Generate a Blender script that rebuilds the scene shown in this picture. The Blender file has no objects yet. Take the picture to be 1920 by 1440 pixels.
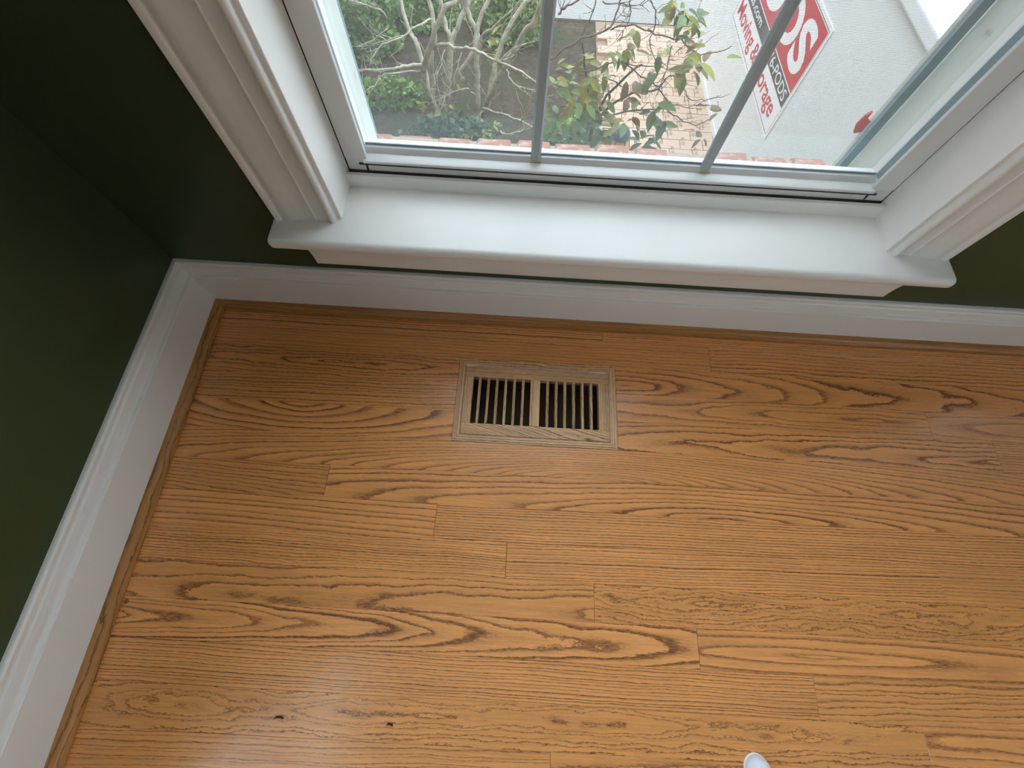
import bpy, bmesh, math, random
from mathutils import Vector, Matrix, Euler
random.seed(7)
SC = bpy.context.scene
COL = SC.collection
PI = math.pi

# ------------------------------------------------------------------ camera
CAM = Vector((0.6302, -0.4685, 0.7798)); CROT = (0.3791, -0.0243, 0.0535); FPX = 798.5
cd = bpy.data.cameras.new('camera'); cam = bpy.data.objects.new('camera', cd); COL.objects.link(cam)
cam.location = CAM; cam.rotation_euler = CROT
cd.sensor_width = 36.0; cd.sensor_fit = 'HORIZONTAL'; cd.lens = FPX * 36.0 / 1920.0
cd.clip_start = 0.01; cd.clip_end = 200
SC.camera = cam
# ------------------------------------------------------------------ sky, exposure
w = bpy.data.worlds.new('overcast_sky'); SC.world = w; w.use_nodes = True
bg = w.node_tree.nodes['Background']; bg.inputs[0].default_value = (0.80, 0.92, 1.05, 1); bg.inputs[1].default_value = 7.0
SC.view_settings.view_transform = 'Standard'; SC.view_settings.look = 'None'
SC.view_settings.exposure = 0.0; SC.view_settings.gamma = 1.0; SC.view_settings.use_curve_mapping = False
SC.cycles.transparent_max_bounces = 24; SC.cycles.max_bounces = 14; SC.cycles.diffuse_bounces = 7
SC.cycles.use_denoising = True

CR = Euler(CROT).to_matrix()
def at(u, v, y=None, z=None):
    d = CR @ Vector(((u - 960) / FPX, -(v - 720) / FPX, -1.0))
    t = (y - CAM.y) / d.y if y is not None else (z - CAM.z) / d.z
    return CAM + d * t

# ------------------------------------------------------------------ node helpers
class NT:
    def __init__(self, name):
        self.m = bpy.data.materials.new(name); self.m.use_nodes = True
        self.t = self.m.node_tree; self.t.nodes.clear()
        self.out = self.t.nodes.new('ShaderNodeOutputMaterial')
    def n(self, typ, **kw):
        nd = self.t.nodes.new(typ)
        for k, v in kw.items(): setattr(nd, k, v)
        return nd
    def put(self, sock, val):
        if isinstance(val, bpy.types.NodeSocket): self.t.links.new(val, sock)
        else: sock.default_value = val
    def M(self, op, a, b=0.0, c=None, clamp=False):
        nd = self.n('ShaderNodeMath', operation=op); nd.use_clamp = clamp
        self.put(nd.inputs[0], a); self.put(nd.inputs[1], b)
        if c is not None: self.put(nd.inputs[2], c)
        return nd.outputs[0]
    def vec(self, x, y, z):
        nd = self.n('ShaderNodeCombineXYZ')
        for i, q in enumerate((x, y, z)): self.put(nd.inputs[i], q)
        return nd.outputs[0]
    def sep(self, v):
        nd = self.n('ShaderNodeSeparateXYZ'); self.put(nd.inputs[0], v); return nd.outputs
    def noise(self, v, scale=1.0, detail=2.0, rough=0.5):
        nd = self.n('ShaderNodeTexNoise'); self.put(nd.inputs['Vector'], v)
        nd.inputs['Scale'].default_value = scale; nd.inputs['Detail'].default_value = detail; nd.inputs['Roughness'].default_value = rough
        return nd.outputs[0]
    def ramp(self, f, stops):
        nd = self.n('ShaderNodeValToRGB'); self.put(nd.inputs[0], f)
        el = nd.color_ramp.elements
        while len(el) < len(stops): el.new(0.5)
        for e, (p, c) in zip(el, stops):
            e.position = p; e.color = (c, c, c, 1) if isinstance(c, (int, float)) else (*c, 1)
        return nd.outputs[0]
    def mix(self, f, a, b, blend='MIX'):
        nd = self.n('ShaderNodeMix', data_type='RGBA', blend_type=blend)
        self.put(nd.inputs[0], f)
        for s, q in ((nd.inputs[6], a), (nd.inputs[7], b)):
            self.put(s, q if isinstance(q, bpy.types.NodeSocket) else (*q, 1))
        return nd.outputs[2]
    def attr(self, name, typ='OBJECT'):
        nd = self.n('ShaderNodeAttribute', attribute_type=typ, attribute_name=name); return nd.outputs['Vector']
    def obj(self):
        return self.n('ShaderNodeTexCoord').outputs['Object']
    def bsdf(self, col, rough=0.5, spec=0.5, normal=None, **kw):
        b = self.n('ShaderNodeBsdfPrincipled')
        self.put(b.inputs['Base Color'], col if isinstance(col, bpy.types.NodeSocket) else (*col, 1))
        self.put(b.inputs['Roughness'], rough); b.inputs['Specular IOR Level'].default_value = spec
        if normal is not None: self.put(b.inputs['Normal'], normal)
        for k, v in kw.items(): self.put(b.inputs[k], v)
        self.t.links.new(b.outputs[0], self.out.inputs[0]); return b
    def bump(self, h, strength, dist):
        nd = self.n('ShaderNodeBump'); nd.inputs['Strength'].default_value = strength; nd.inputs['Distance'].default_value = dist
        self.put(nd.inputs['Height'], h); return nd.outputs[0]

def srgb(r, g, b):
    f = lambda c: ((c / 255 + 0.055) / 1.055) ** 2.4 if c > 10 else c / 255 / 12.92
    return (f(r), f(g), f(b))

def mat_oak(name, colA, colB, dark, rough=0.3, coat=0.0):
    """Oak cut from a log: growth rings are cones round a pith axis; the board's own numbers say how it was sawn."""
    T = NT(name)
    x, y, z = T.sep(T.obj())
    vc, d0, s = T.sep(T.attr('saw_a')); bend, dens, warp = T.sep(T.attr('saw_b')); seed, tone, contrast = T.sep(T.attr('saw_c'))
    v = T.M('MULTIPLY_ADD', z, 0.6, y)
    n1 = T.M('SUBTRACT', T.noise(T.vec(T.M('MULTIPLY', x, 4.0), T.M('MULTIPLY', v, 15.0), seed), 1, 2), 0.5)
    n2 = T.M('SUBTRACT', T.noise(T.vec(T.M('MULTIPLY', x, 22.0), T.M('MULTIPLY', v, 70.0), T.M('ADD', seed, 7.3)), 1, 2), 0.5)
    n3 = T.M('SUBTRACT', T.noise(T.vec(T.M('MULTIPLY', x, 180.0), T.M('MULTIPLY', v, 500.0), seed), 1, 1), 0.5)
    vw = T.M('SUBTRACT', T.M('SUBTRACT', v, vc), T.M('MULTIPLY', bend, x))
    D = T.M('MULTIPLY_ADD', s, x, d0)
    D = T.M('DIVIDE', D, T.M('MULTIPLY_ADD', T.M('ABSOLUTE', D), 6.0, 1.0))      # the cone levels off along the log
    R = T.M('SQRT', T.M('ADD', T.M('MULTIPLY', vw, vw), T.M('MULTIPLY', D, D)))
    wv = T.M('MULTIPLY', warp, T.M('MULTIPLY_ADD', n2, 0.32, T.M('MULTIPLY_ADD', n3, 0.10, n1)))
    ph0 = T.M('MULTIPLY', T.M('ADD', R, wv), dens)
    irr = T.noise(T.vec(T.M('MULTIPLY', ph0, 0.55), seed, 0.0), 1, 1)
    ph = T.M('MULTIPLY_ADD', irr, 1.6, ph0)
    t = T.M('FRACT', ph)
    yr = T.noise(T.vec(T.M('FLOOR', ph), T.M('MULTIPLY', seed, 3.1), 0.5), 2.7, 0)
    ring = T.ramp(t, [(0, 1.0), (0.10, 0.9), (0.26, 0.24), (0.5, 0.06), (0.93, 0.0), (1.0, 0.85)])
    pore = T.ramp(T.noise(T.vec(T.M('MULTIPLY', x, 85.0), T.M('MULTIPLY', v, 1500.0), seed), 1, 2), [(0.40, 0.0), (0.62, 1.0)])
    dk = T.M('MULTIPLY', ring, T.M('MULTIPLY_ADD', pore, 0.50, 0.45))
    dk = T.M('MULTIPLY', dk, T.M('MULTIPLY_ADD', yr, 1.1, 0.38))
    dk = T.M('MULTIPLY', dk, T.M('MULTIPLY', contrast, 1.3))
    dk = T.M('MULTIPLY_ADD', T.M('SUBTRACT', pore, 0.25), 0.10, dk, clamp=True)
    fib = T.noise(T.vec(T.M('MULTIPLY', x, 14.0), T.M('MULTIPLY', v, 420.0), T.M('ADD', seed, 3.0)), 1, 2)
    blo = T.noise(T.vec(T.M('MULTIPLY', x, 5.0), T.M('MULTIPLY', v, 26.0), T.M('ADD', seed, 11.0)), 1, 2)
    base = T.mix(T.M('MULTIPLY_ADD', T.M('SUBTRACT', blo, 0.5), 0.7, tone, clamp=True), colA, colB)
    gain = T.M('MULTIPLY_ADD', T.M('SUBTRACT', fib, 0.5), 0.55, T.M('MULTIPLY_ADD', T.M('SUBTRACT', blo, 0.5), 0.5, 1.0))
    base = T.mix(1.0, base, T.vec(gain, gain, gain), 'MULTIPLY')
    col = T.mix(dk, base, dark)
    rg = T.M('MULTIPLY_ADD', dk, 0.12, T.M('MULTIPLY_ADD', fib, 0.10, rough - 0.05))
    T.bsdf(col, rg, 0.5, T.bump(T.M('MULTIPLY', dk, -1.0), 0.12, 0.0006), **{'Coat Weight': coat, 'Coat Roughness': 0.17})
    return T.m

def mat_paint(name, col, rough, spec=0.5, var=0.04, bump=0.03, scale=60.0, stain=None):
    T = NT(name); o = T.obj()
    n = T.noise(o, scale, 3); g = T.noise(o, 3.0, 3)
    k = T.M('MULTIPLY_ADD', T.M('SUBTRACT', g, 0.5), var * 2, 1.0)
    c = T.mix(1.0, col, T.vec(k, k, k), 'MULTIPLY')
    if stain:
        c = T.mix(T.ramp(T.noise(o, stain[1], 4), [(stain[2], 0.0), (stain[2] + 0.1, 1.0)]), c, stain[0])
    T.bsdf(c, rough, spec, T.bump(n, bump, 0.002))
    return T.m

OAK_A = srgb(240, 163, 94); OAK_B = srgb(222, 151, 83); OAK_D = srgb(112, 58, 18)
M = {}
M['oak'] = mat_oak('oak_floor', OAK_A, OAK_B, OAK_D, 0.42, 0.6)
M['oak_shoe'] = mat_oak('oak_shoe', srgb(186, 128, 70), srgb(160, 110, 58), srgb(86, 50, 20), 0.34)
M['oak_vent'] = mat_oak('oak_vent', srgb(238, 190, 140), srgb(222, 172, 120), srgb(100, 60, 34), 0.34)
M['oak_slat'] = mat_oak('oak_slat', srgb(226, 192, 150), srgb(204, 166, 122), srgb(104, 70, 44), 0.5)
M['trim'] = mat_paint('white_trim_paint', srgb(232, 228, 222), 0.36, 0.5, 0.02, 0.05, 40)
M['vinyl'] = mat_paint('white_vinyl', srgb(216, 214, 210), 0.30, 0.5, 0.02, 0.02, 80)
M['ext_white'] = mat_paint('weathered_white', srgb(192, 196, 188), 0.5, 0.4, 0.04, 0.05, 60, (srgb(150, 150, 140), 26.0, 0.64))
M['wall'] = mat_paint('dark_green_paint', srgb(56, 71, 43), 0.42, 0.35, 0.05, 0.06, 220)
M['ceiling'] = mat_paint('ceiling_white', srgb(225, 222, 215), 0.8, 0.2, 0.02, 0.02)
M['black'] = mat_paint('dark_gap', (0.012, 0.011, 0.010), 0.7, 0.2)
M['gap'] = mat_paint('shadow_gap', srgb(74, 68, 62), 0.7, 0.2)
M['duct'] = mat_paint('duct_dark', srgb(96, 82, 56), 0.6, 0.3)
M['screen_bar'] = mat_paint('screen_bar', srgb(128, 146, 152), 0.4, 0.4)
M['grille'] = mat_paint('grille_white', srgb(164, 172, 174), 0.32, 0.5, 0.02, 0.02)
M['yellowed'] = mat_paint('yellowed_glue', srgb(196, 172, 96), 0.4)
M['container'] = mat_paint('container_white', srgb(222, 226, 224), 0.45, 0.4, 0.03, 0.004, 20)
M['roof_white'] = mat_paint('container_roof', srgb(240, 240, 240), 0.5, 0.4, 0.02)
M['sign_white'] = mat_paint('sign_white', srgb(240, 241, 242), 0.35)
M['sign_red'] = mat_paint('sign_red', srgb(196, 28, 38), 0.35)
M['sign_black'] = mat_paint('sign_black', srgb(52, 52, 54), 0.35)
M['red_tab'] = mat_paint('red_tab', srgb(206, 42, 40), 0.4)
M['mortar'] = mat_paint('mortar', srgb(158, 146, 132), 0.9, 0.1, 0.08, 0.3, 120)
M['brick'] = mat_paint('red_brick', srgb(150, 102, 88), 0.85, 0.15, 0.15, 0.3, 120, (srgb(170, 146, 130), 40.0, 0.56))
M['paver_joint'] = mat_paint('paver_joint', srgb(140, 118, 100), 0.95, 0.1, 0.1, 0.2, 60)
M['shade_wall_brick'] = mat_paint('shade_wall_brick', srgb(120, 84, 70), 0.9, 0.1, 0.1, 0.2, 30)
M['white_plastic'] = mat_paint('white_plastic', srgb(232, 236, 242), 0.3)
M['dark_chip'] = mat_paint('dark_chip', srgb(48, 30, 16), 0.3)
M['metal'] = mat_paint('lantern_metal', srgb(64, 70, 92), 0.45)
M['amber'] = mat_paint('amber_pane', srgb(236, 170, 70), 0.25)
M['concrete'] = mat_paint('concrete', srgb(138, 136, 132), 0.9, 0.1, 0.08, 0.2, 30)
M['paver'] = mat_paint('paver', srgb(194, 166, 144), 0.9, 0.1, 0.12, 0.3, 40, (srgb(140, 118, 100), 9.0, 0.6))

def mat_ground():
    T = NT('mulch_soil'); o = T.obj()
    a = T.noise(o, 9.0, 5, 0.7); b = T.noise(o, 70.0, 3, 0.6)
    c = T.ramp(a, [(0.3, srgb(52, 42, 36)), (0.5, srgb(78, 66, 56)), (0.7, srgb(108, 94, 78))])
    c = T.mix(T.ramp(T.noise(o, 2.2, 4, 0.6), [(0.45, 0.0), (0.6, 0.75)]), c, srgb(62, 72, 46))
    c = T.mix(T.ramp(b, [(0.45, 0.0), (0.62, 0.8)]), c, srgb(38, 32, 28))
    T.bsdf(c, 0.95, 0.1, T.bump(b, 0.6, 0.02)); return T.m
M['ground'] = mat_ground()

def mat_leaf(name, cols, trans=0.25):
    T = NT(name)
    r = T.n('ShaderNodeNewGeometry').outputs['Random Per Island']
    r2 = T.n('ShaderNodeObjectInfo').outputs['Random']
    k = T.M('FRACT', T.M('ADD', r, r2))
    c = T.ramp(k, [(i / (len(cols) - 1), q) for i, q in enumerate(cols)])
    c = T.mix(T.M('MULTIPLY', T.noise(T.obj(), 30.0, 2), 0.35), c, srgb(120, 110, 60))
    b = T.bsdf(c, 0.5, 0.4)
    tr = T.n('ShaderNodeBsdfTranslucent'); T.put(tr.inputs[0], c)
    mx = T.n('ShaderNodeMixShader'); mx.inputs[0].default_value = trans
    T.t.links.new(b.outputs[0], mx.inputs[1]); T.t.links.new(tr.outputs[0], mx.inputs[2]); T.t.links.new(mx.outputs[0], T.out.inputs[0])
    return T.m
M['leaf_ever'] = mat_leaf('leaf_evergreen', [srgb(58, 100, 46), srgb(96, 142, 66), srgb(140, 176, 92), srgb(76, 118, 64)])
M['leaf_blue'] = mat_leaf('leaf_bluegreen', [srgb(56, 90, 72), srgb(80, 116, 96), srgb(48, 78, 60)])
M['leaf_yellow'] = mat_leaf('leaf_yellow', [srgb(96, 120, 40), srgb(136, 146, 50), srgb(160, 148, 54), srgb(76, 106, 42)])
M['leaf_green'] = mat_leaf('leaf_green', [srgb(42, 80, 46), srgb(68, 108, 54), srgb(98, 128, 60)])
M['leaf_brown'] = mat_leaf('leaf_brown', [srgb(112, 82, 52), srgb(130, 106, 52), srgb(90, 68, 48)])

def mat_bark(name, a, b):
    T = NT(name); o = T.obj(); n = T.noise(o, 14.0, 4, 0.6)
    T.bsdf(T.ramp(n, [(0.35, a), (0.65, b)]), 0.9, 0.1, T.bump(n, 0.4, 0.01)); return T.m
M['bark'] = mat_bark('pale_bark', srgb(136, 132, 114), srgb(184, 180, 158))
M['twig'] = mat_bark('twig_bark', srgb(84, 70, 62), srgb(116, 104, 92))

def mat_glass():
    T = NT('window_glass')
    ge = T.n('ShaderNodeNewGeometry')
    dt = T.n('ShaderNodeVectorMath', operation='DOT_PRODUCT'); T.t.links.new(ge.outputs['Normal'], dt.inputs[0]); T.t.links.new(ge.outputs['Incoming'], dt.inputs[1])
    f = T.M('MULTIPLY_ADD', T.M('POWER', T.M('SUBTRACT', 1.0, T.M('ABSOLUTE', dt.outputs['Value'])), 5.0), 0.95, 0.04)
    g = T.n('ShaderNodeBsdfGlossy'); g.inputs['Roughness'].default_value = 0.0; g.inputs[0].default_value = (1, 1, 1, 1)
    t = T.n('ShaderNodeBsdfTransparent'); t.inputs[0].default_value = (0.97, 0.985, 0.975, 1)
    mx = T.n('ShaderNodeMixShader')
    T.t.links.new(f, mx.inputs[0]); T.t.links.new(t.outputs[0], mx.inputs[1]); T.t.links.new(g.outputs[0], mx.inputs[2])
    T.t.links.new(mx.outputs[0], T.out.inputs[0]); return T.m
M['glass'] = mat_glass()

def mat_mesh():
    """Insect screen: woven grey wires at 1.4 mm pitch, open between."""
    T = NT('insect_screen')
    x, y, z = T.sep(T.obj())
    def wires(c, p):
        return T.M('LESS_THAN', T.M('ABSOLUTE', T.M('SUBTRACT', T.M('FRACT', T.M('MULTIPLY', c, 1.0 / p)), 0.5)), 0.055)
    k = T.M('MAXIMUM', wires(x, 0.0014), wires(z, 0.0014))
    d = T.n('ShaderNodeBsdfDiffuse'); d.inputs[0].default_value = (0.16, 0.17, 0.17, 1)
    tl = T.n('ShaderNodeBsdfTranslucent'); tl.inputs[0].default_value = (0.16, 0.17, 0.17, 1)
    m0 = T.n('ShaderNodeMixShader'); m0.inputs[0].default_value = 0.5
    T.t.links.new(d.outputs[0], m0.inputs[1]); T.t.links.new(tl.outputs[0], m0.inputs[2])
    t = T.n('ShaderNodeBsdfTransparent')
    mx = T.n('ShaderNodeMixShader')
    T.t.links.new(k, mx.inputs[0]); T.t.links.new(t.outputs[0], mx.inputs[1]); T.t.links.new(m0.outputs[0], mx.inputs[2])
    T.t.links.new(mx.outputs[0], T.out.inputs[0]); return T.m
M['mesh'] = mat_mesh()

# ------------------------------------------------------------------ mesh helpers
def box(bm, x0, x1, y0, y1, z0, z1):
    vs = [bm.verts.new((x, y, z)) for z in (z0, z1) for y in (y0, y1) for x in (x0, x1)]
    for f in ((0, 2, 3, 1), (4, 5, 7, 6), (0, 1, 5, 4), (2, 6, 7, 3), (0, 4, 6, 2), (1, 3, 7, 5)):
        bm.faces.new([vs[i] for i in f])
    return vs
def prism(bm, prof, a0, a1, fn, m0=None, m1=None):
    """Extrude a closed profile [(p, q)] from a0 to a1; fn(p, q, a) gives the point; m0/m1(p, q) shift the ends (mitres)."""
    m0 = m0 or (lambda p, q: 0.0); m1 = m1 or (lambda p, q: 0.0)
    A = [bm.verts.new(fn(p, q, a0 + m0(p, q))) for p, q in prof]
    B = [bm.verts.new(fn(p, q, a1 + m1(p, q))) for p, q in prof]
    n = len(prof)
    for i in range(n): bm.faces.new((A[i], A[(i + 1) % n], B[(i + 1) % n], B[i]))
    bm.faces.new(A[::-1]); bm.faces.new(B)
def lathe(bm, prof, seg=24, c=(0, 0, 0)):
    rings = []
    for r, z in prof:
        if r < 1e-6: rings.append([bm.verts.new((c[0], c[1], c[2] + z))])
        else: rings.append([bm.verts.new((c[0] + r * math.cos(2 * PI * k / seg), c[1] + r * math.sin(2 * PI * k / seg), c[2] + z)) for k in range(seg)])
    for a, b in zip(rings, rings[1:]):
        for k in range(seg):
            j = (k + 1) % seg
            if len(a) == 1: bm.faces.new((a[0], b[k], b[j]))
            elif len(b) == 1: bm.faces.new((a[k], a[j], b[0]))
            else: bm.faces.new((a[k], a[j], b[j], b[k]))
def tube(bm, pts, rads, seg=6):
    prev = None; n = len(pts)
    for i, p in enumerate(pts):
        t = (pts[min(i + 1, n - 1)] - pts[max(i - 1, 0)]).normalized()
        a = t.orthogonal().normalized() if prev is None else (prev[1] - t * prev[1].dot(t)).normalized()
        b = t.cross(a)
        ring = [bm.verts.new(p + (a * math.cos(2 * PI * k / seg) + b * math.sin(2 * PI * k / seg)) * rads[i]) for k in range(seg)]
        if prev:
            for k in range(seg):
                j = (k + 1) % seg; bm.faces.new((prev[0][k], prev[0][j], ring[j], ring[k]))
        else: bm.faces.new(ring[::-1])
        prev = (ring, a)
    bm.faces.new(prev[0])
def link(name, me, mat, parent=None):
    o = bpy.data.objects.new(name, me); COL.objects.link(o)
    if mat is not None and not me.materials: me.materials.append(M[mat])
    if parent: o.parent = parent
    return o
def obj(name, bm, mat, parent=None, smooth=False, bevel=0.0, seg=2):
    if bevel:
        bmesh.ops.remove_doubles(bm, verts=bm.verts, dist=1e-6)
        ed = [e for e in bm.edges if len(e.link_faces) == 2 and e.calc_face_angle(0) > 0.6]
        bmesh.ops.bevel(bm, geom=ed, offset=bevel, segments=seg, affect='EDGES', profile=0.6, clamp_overlap=True)
    bmesh.ops.recalc_face_normals(bm, faces=bm.faces)
    me = bpy.data.meshes.new(name); bm.to_mesh(me); bm.free()
    if smooth:
        for p in me.polygons: p.use_smooth = True
        if smooth != 'all': me.set_sharp_from_angle(angle=math.radians(40))
    return link(name, me, mat, parent)
def empty(name, loc=(0, 0, 0), rz=0.0):
    o = bpy.data.objects.new(name, None); COL.objects.link(o); o.location = loc; o.rotation_euler = (0, 0, rz); o.empty_display_size = 0.1
    return o
def tag(o, label, cat, group=None, kind=None):
    o['label'] = label; o['category'] = cat
    if group: o['group'] = group
    if kind: o['kind'] = kind
    return o
def saw(o, vc=0.0, d0=0.05, s=0.0, bend=0.0, dens=170.0, warp=0.008, seed=None, tone=0.3, con=0.8):
    seed = random.uniform(0, 90) if seed is None else seed
    o['saw_a'] = [vc, d0, s]; o['saw_b'] = [bend, dens, warp]; o['saw_c'] = [seed, tone, con]
    return o
B = bmesh.new

# ------------------------------------------------------------------ room shell
RX, RY, RZ = 3.4, -3.4, 2.5           # room size (x from 0, y down to RY)
HX0, HX1, HZ0, HZ1 = 0.335, 1.215, 0.235, 2.10   # hole for a window, in its own wall's frame
def wall_with_holes(name, x0, x1, offs, loc, rz, label):
    """wall along local x, room on the -y side, thickness 0.14, one hole per window offset"""
    bm = B(); a = x0
    for o in offs:
        box(bm, a, HX0 + o, 0, 0.14, -0.02, RZ); box(bm, HX0 + o, HX1 + o, 0, 0.14, -0.02, HZ0); box(bm, HX0 + o, HX1 + o, 0, 0.14, HZ1, RZ); a = HX1 + o
    box(bm, a, x1, 0, 0.14, -0.02, RZ)
    w_ = tag(obj(name, bm, 'wall'), label, 'wall', kind='structure'); w_.location = loc; w_.rotation_euler.z = rz
    return w_
BACK, LEFT, RIGHT = (0.0, 1.56), (-2.11,), (1.55,)   # window offsets along each wall
wall_with_holes('wall_back', -0.14, RX + 0.14, BACK, (0, 0, 0), 0, 'dark green painted wall holding the window')
wall_with_holes('wall_left', RY, 0, LEFT, (0, 0, 0), PI / 2, 'dark green painted wall on the left of the corner')
wall_with_holes('wall_right', 0, -RY, RIGHT, (RX, 0, 0), -PI / 2, 'dark green painted wall across the room on the right')
bm = B(); box(bm, -0.14, RX + 0.14, RY - 0.14, RY, -0.02, RZ); tag(obj('wall_front', bm, 'wall'), 'dark green painted wall behind the viewer', 'wall', kind='structure')
bm = B(); box(bm, -0.14, RX + 0.14, RY - 0.14, 0.14, RZ, RZ + 0.1); tag(obj('ceiling', bm, 'ceiling'), 'white ceiling above the room', 'ceiling', kind='structure')
# floor: subfloor + every board
bm = B(); VX0, VX1, VY0, VY1 = 0.5255, 0.8378, -0.1065, -0.27795
for q in ((0, VX0 + 0.012, RY, 0), (VX1 - 0.012, RX, RY, 0), (VX0 + 0.012, VX1 - 0.012, RY, VY1 + 0.012), (VX0 + 0.012, VX1 - 0.012, VY0 - 0.012, 0)):
    box(bm, q[0], q[1], q[2], q[3], -0.06, -0.0185)
floor = tag(obj('floor', bm, 'black'), 'honey oak strip floor with glossy finish', 'floor', kind='structure')
PW = 0.05715; Y1 = -0.33506
def plank(x0, x1, n, **kw):
    yt = Y1 - n * PW; yb = yt - PW
    yt = min(yt, -0.001); L = x1 - x0; wd = yt - yb
    bm = B(); g = 0.00008; e = 0.00022; c = 0.0004
    lo = [bm.verts.new(q) for q in ((e, -wd / 2 + g, -0.018), (L - e, -wd / 2 + g, -0.018), (L - e, wd / 2 - g, -0.018), (e, wd / 2 - g, -0.018))]
    mi = [bm.verts.new((v.co.x, v.co.y, -c)) for v in lo]
    up = [bm.verts.new((v.co.x + (c if v.co.x < L / 2 else -c), v.co.y + (c if v.co.y < 0 else -c), 0)) for v in lo]
    for a, b in ((lo, mi), (mi, up)):
        for i in range(4): bm.faces.new((a[i], a[(i + 1) % 4], b[(i + 1) % 4], b[i]))
    bm.faces.new(up)
    o = obj('plank', bm, 'oak', floor); o.location = (x0, (yt + yb) / 2, 0)
    return saw(o, **kw)
H = PW / 2
R_ = random.Random(11)
def rnd():
    """a board sawn some way or other"""
    k = R_.random(); sd = R_.uniform(0, 90); tn = R_.uniform(0.0, 0.8)
    if k < 0.45: return dict(vc=R_.choice((-1, 1)) * R_.uniform(0.08, 0.2), d0=0.02, s=R_.uniform(-.02, .02), dens=R_.uniform(150, 230), warp=R_.uniform(.006, .012), seed=sd, tone=tn, con=R_.uniform(.7, .95))
    return dict(vc=R_.uniform(-.02, .02), d0=R_.uniform(-.05, .06), s=R_.choice((-1, 1)) * R_.uniform(.04, .12), dens=R_.uniform(110, 170), warp=R_.uniform(.008, .016), seed=sd, tone=tn, con=R_.uniform(.7, 1))
def straight(seed, side=1, dens=190, slant=0.0, tone=0.3, con=0.9, warp=0.008, dist=0.12): return dict(vc=side * dist, d0=0.02, s=0.0, bend=slant, dens=dens, warp=warp, seed=seed, tone=tone, con=con)
def arch(seed, u0, vc, s, dens=140, tone=0.3, con=1.0, warp=0.010, bend=0.0): return dict(vc=vc, d0=-s * u0, s=s, bend=bend, dens=dens, warp=warp, seed=seed, tone=tone, con=con)
known = {
 -6: [(0, .814, straight(3, tone=.5)), (.814, 2.0, straight(5, -1, tone=.4))],
 -5: [(0, 1.033, straight(8, 1, 150, tone=.5, con=.6, warp=.012)), (1.033, 2.1, straight(13, -1, 120, tone=.4, warp=.02))],
 -4: [(0, VX0, arch(21, .30, .004, .06, 150, .45, .9, .024)), (VX1, 2.0, arch(24, .02, -.012, .16, 110, .2, 1, .020))],
 -3: [(0, VX0, straight(31, -1, 150, .02, .5, .9, .016)), (VX1, 1.448, arch(33, .50, .002, .055, 120, .35, .9, .018)), (1.448, 2.4, arch(35, .5, 0, .05, 120, .6, .6))],
 -2: [(0, VX0, arch(40, .23, H + .006, .30, 95, .12, 1.0, .010)), (VX1, 1.562, arch(42, .75, -.010, .06, 115, .2, 1.0, .020)), (1.562, 2.6, straight(44, 1, tone=.6))],
 -1: [(0, 1.72, arch(51, .807, -H - .004, .13, 235, .3, .8, .006)), (1.72, 3.4, straight(52, 1))],
 0: [(0, .3116, arch(55, -.1, -.05, .14, 170, .85, .95, .012)), (.3116, 2.05, arch(57, .714, -H - .001, .10, 130, .15, 1.0, .010)), (2.05, 3.4, rnd())],
 1: [(0, .5129, arch(61, .02, -.09, .13, 105, .1, .85, .008)), (.5129, 2.2, straight(63, 1, 215, .008, .15, 1.0, .007)), (2.2, 3.4, rnd())],
 2: [(0, .6397, straight(66, 1, 225, -.01, .3, 1.0, .013)), (.6397, 1.3813, straight(68, -1, 230, .02, .1, 1.0, .007)), (1.3813, 2.6, straight(69, 1, 170, tone=.5, con=.6))],
 3: [(0, .788, arch(71, .95, -.018, .055, 95, .5, 1.0, .022)), (.788, 1.9, arch(73, .3, .01, .05, 170, .75, .9, .045)), (1.9, 3.4, rnd())],
 4: [(0, .9538, arch(76, -.10, .002, .072, 205, .12, 1.0, .011)), (.9538, 2.4, arch(78, .20, -.002, .05, 105, .08, .8, .008)), (2.4, 3.4, rnd())],
 5: [(0, 1.1307, straight(81, 1, 225, -.006, .2, 1.0, .009)), (1.1307, 2.3, straight(83, -1, 130, .03, .55, .85, .022)), (2.3, 3.4, rnd())],
 6: [(0, 1.286, arch(86, .55, .006, .035, 130, .8, .85, .042)), (1.286, 2.7, arch(88, .2, .01, .06, 100, .35, .8, .016)), (2.7, 3.4, rnd())],
 7: [(0, .72, straight(90, 1, 170, .02, .7, .8, .016)), (.72, 1.9, arch(91, .6, .0, .05, 110, .7, .8, .03)), (1.9, 3.4, rnd())],
}
nlast = int((-RY + Y1) / PW)
for n in range(-6, nlast):
    if n in known:
        rows = known[n]
        if rows[-1][1] < RX: rows = rows + [(rows[-1][1], RX, rnd())]
    else:
        xs = [0.0]
        while xs[-1] < RX - 0.3: xs.append(min(RX, xs[-1] + R_.uniform(0.6, 1.6)))
        xs[-1] = RX
        rows = [(a, b, rnd()) for a, b in zip(xs, xs[1:])]
    for a, b, kw in rows: plank(a, b, n, **kw)

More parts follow.
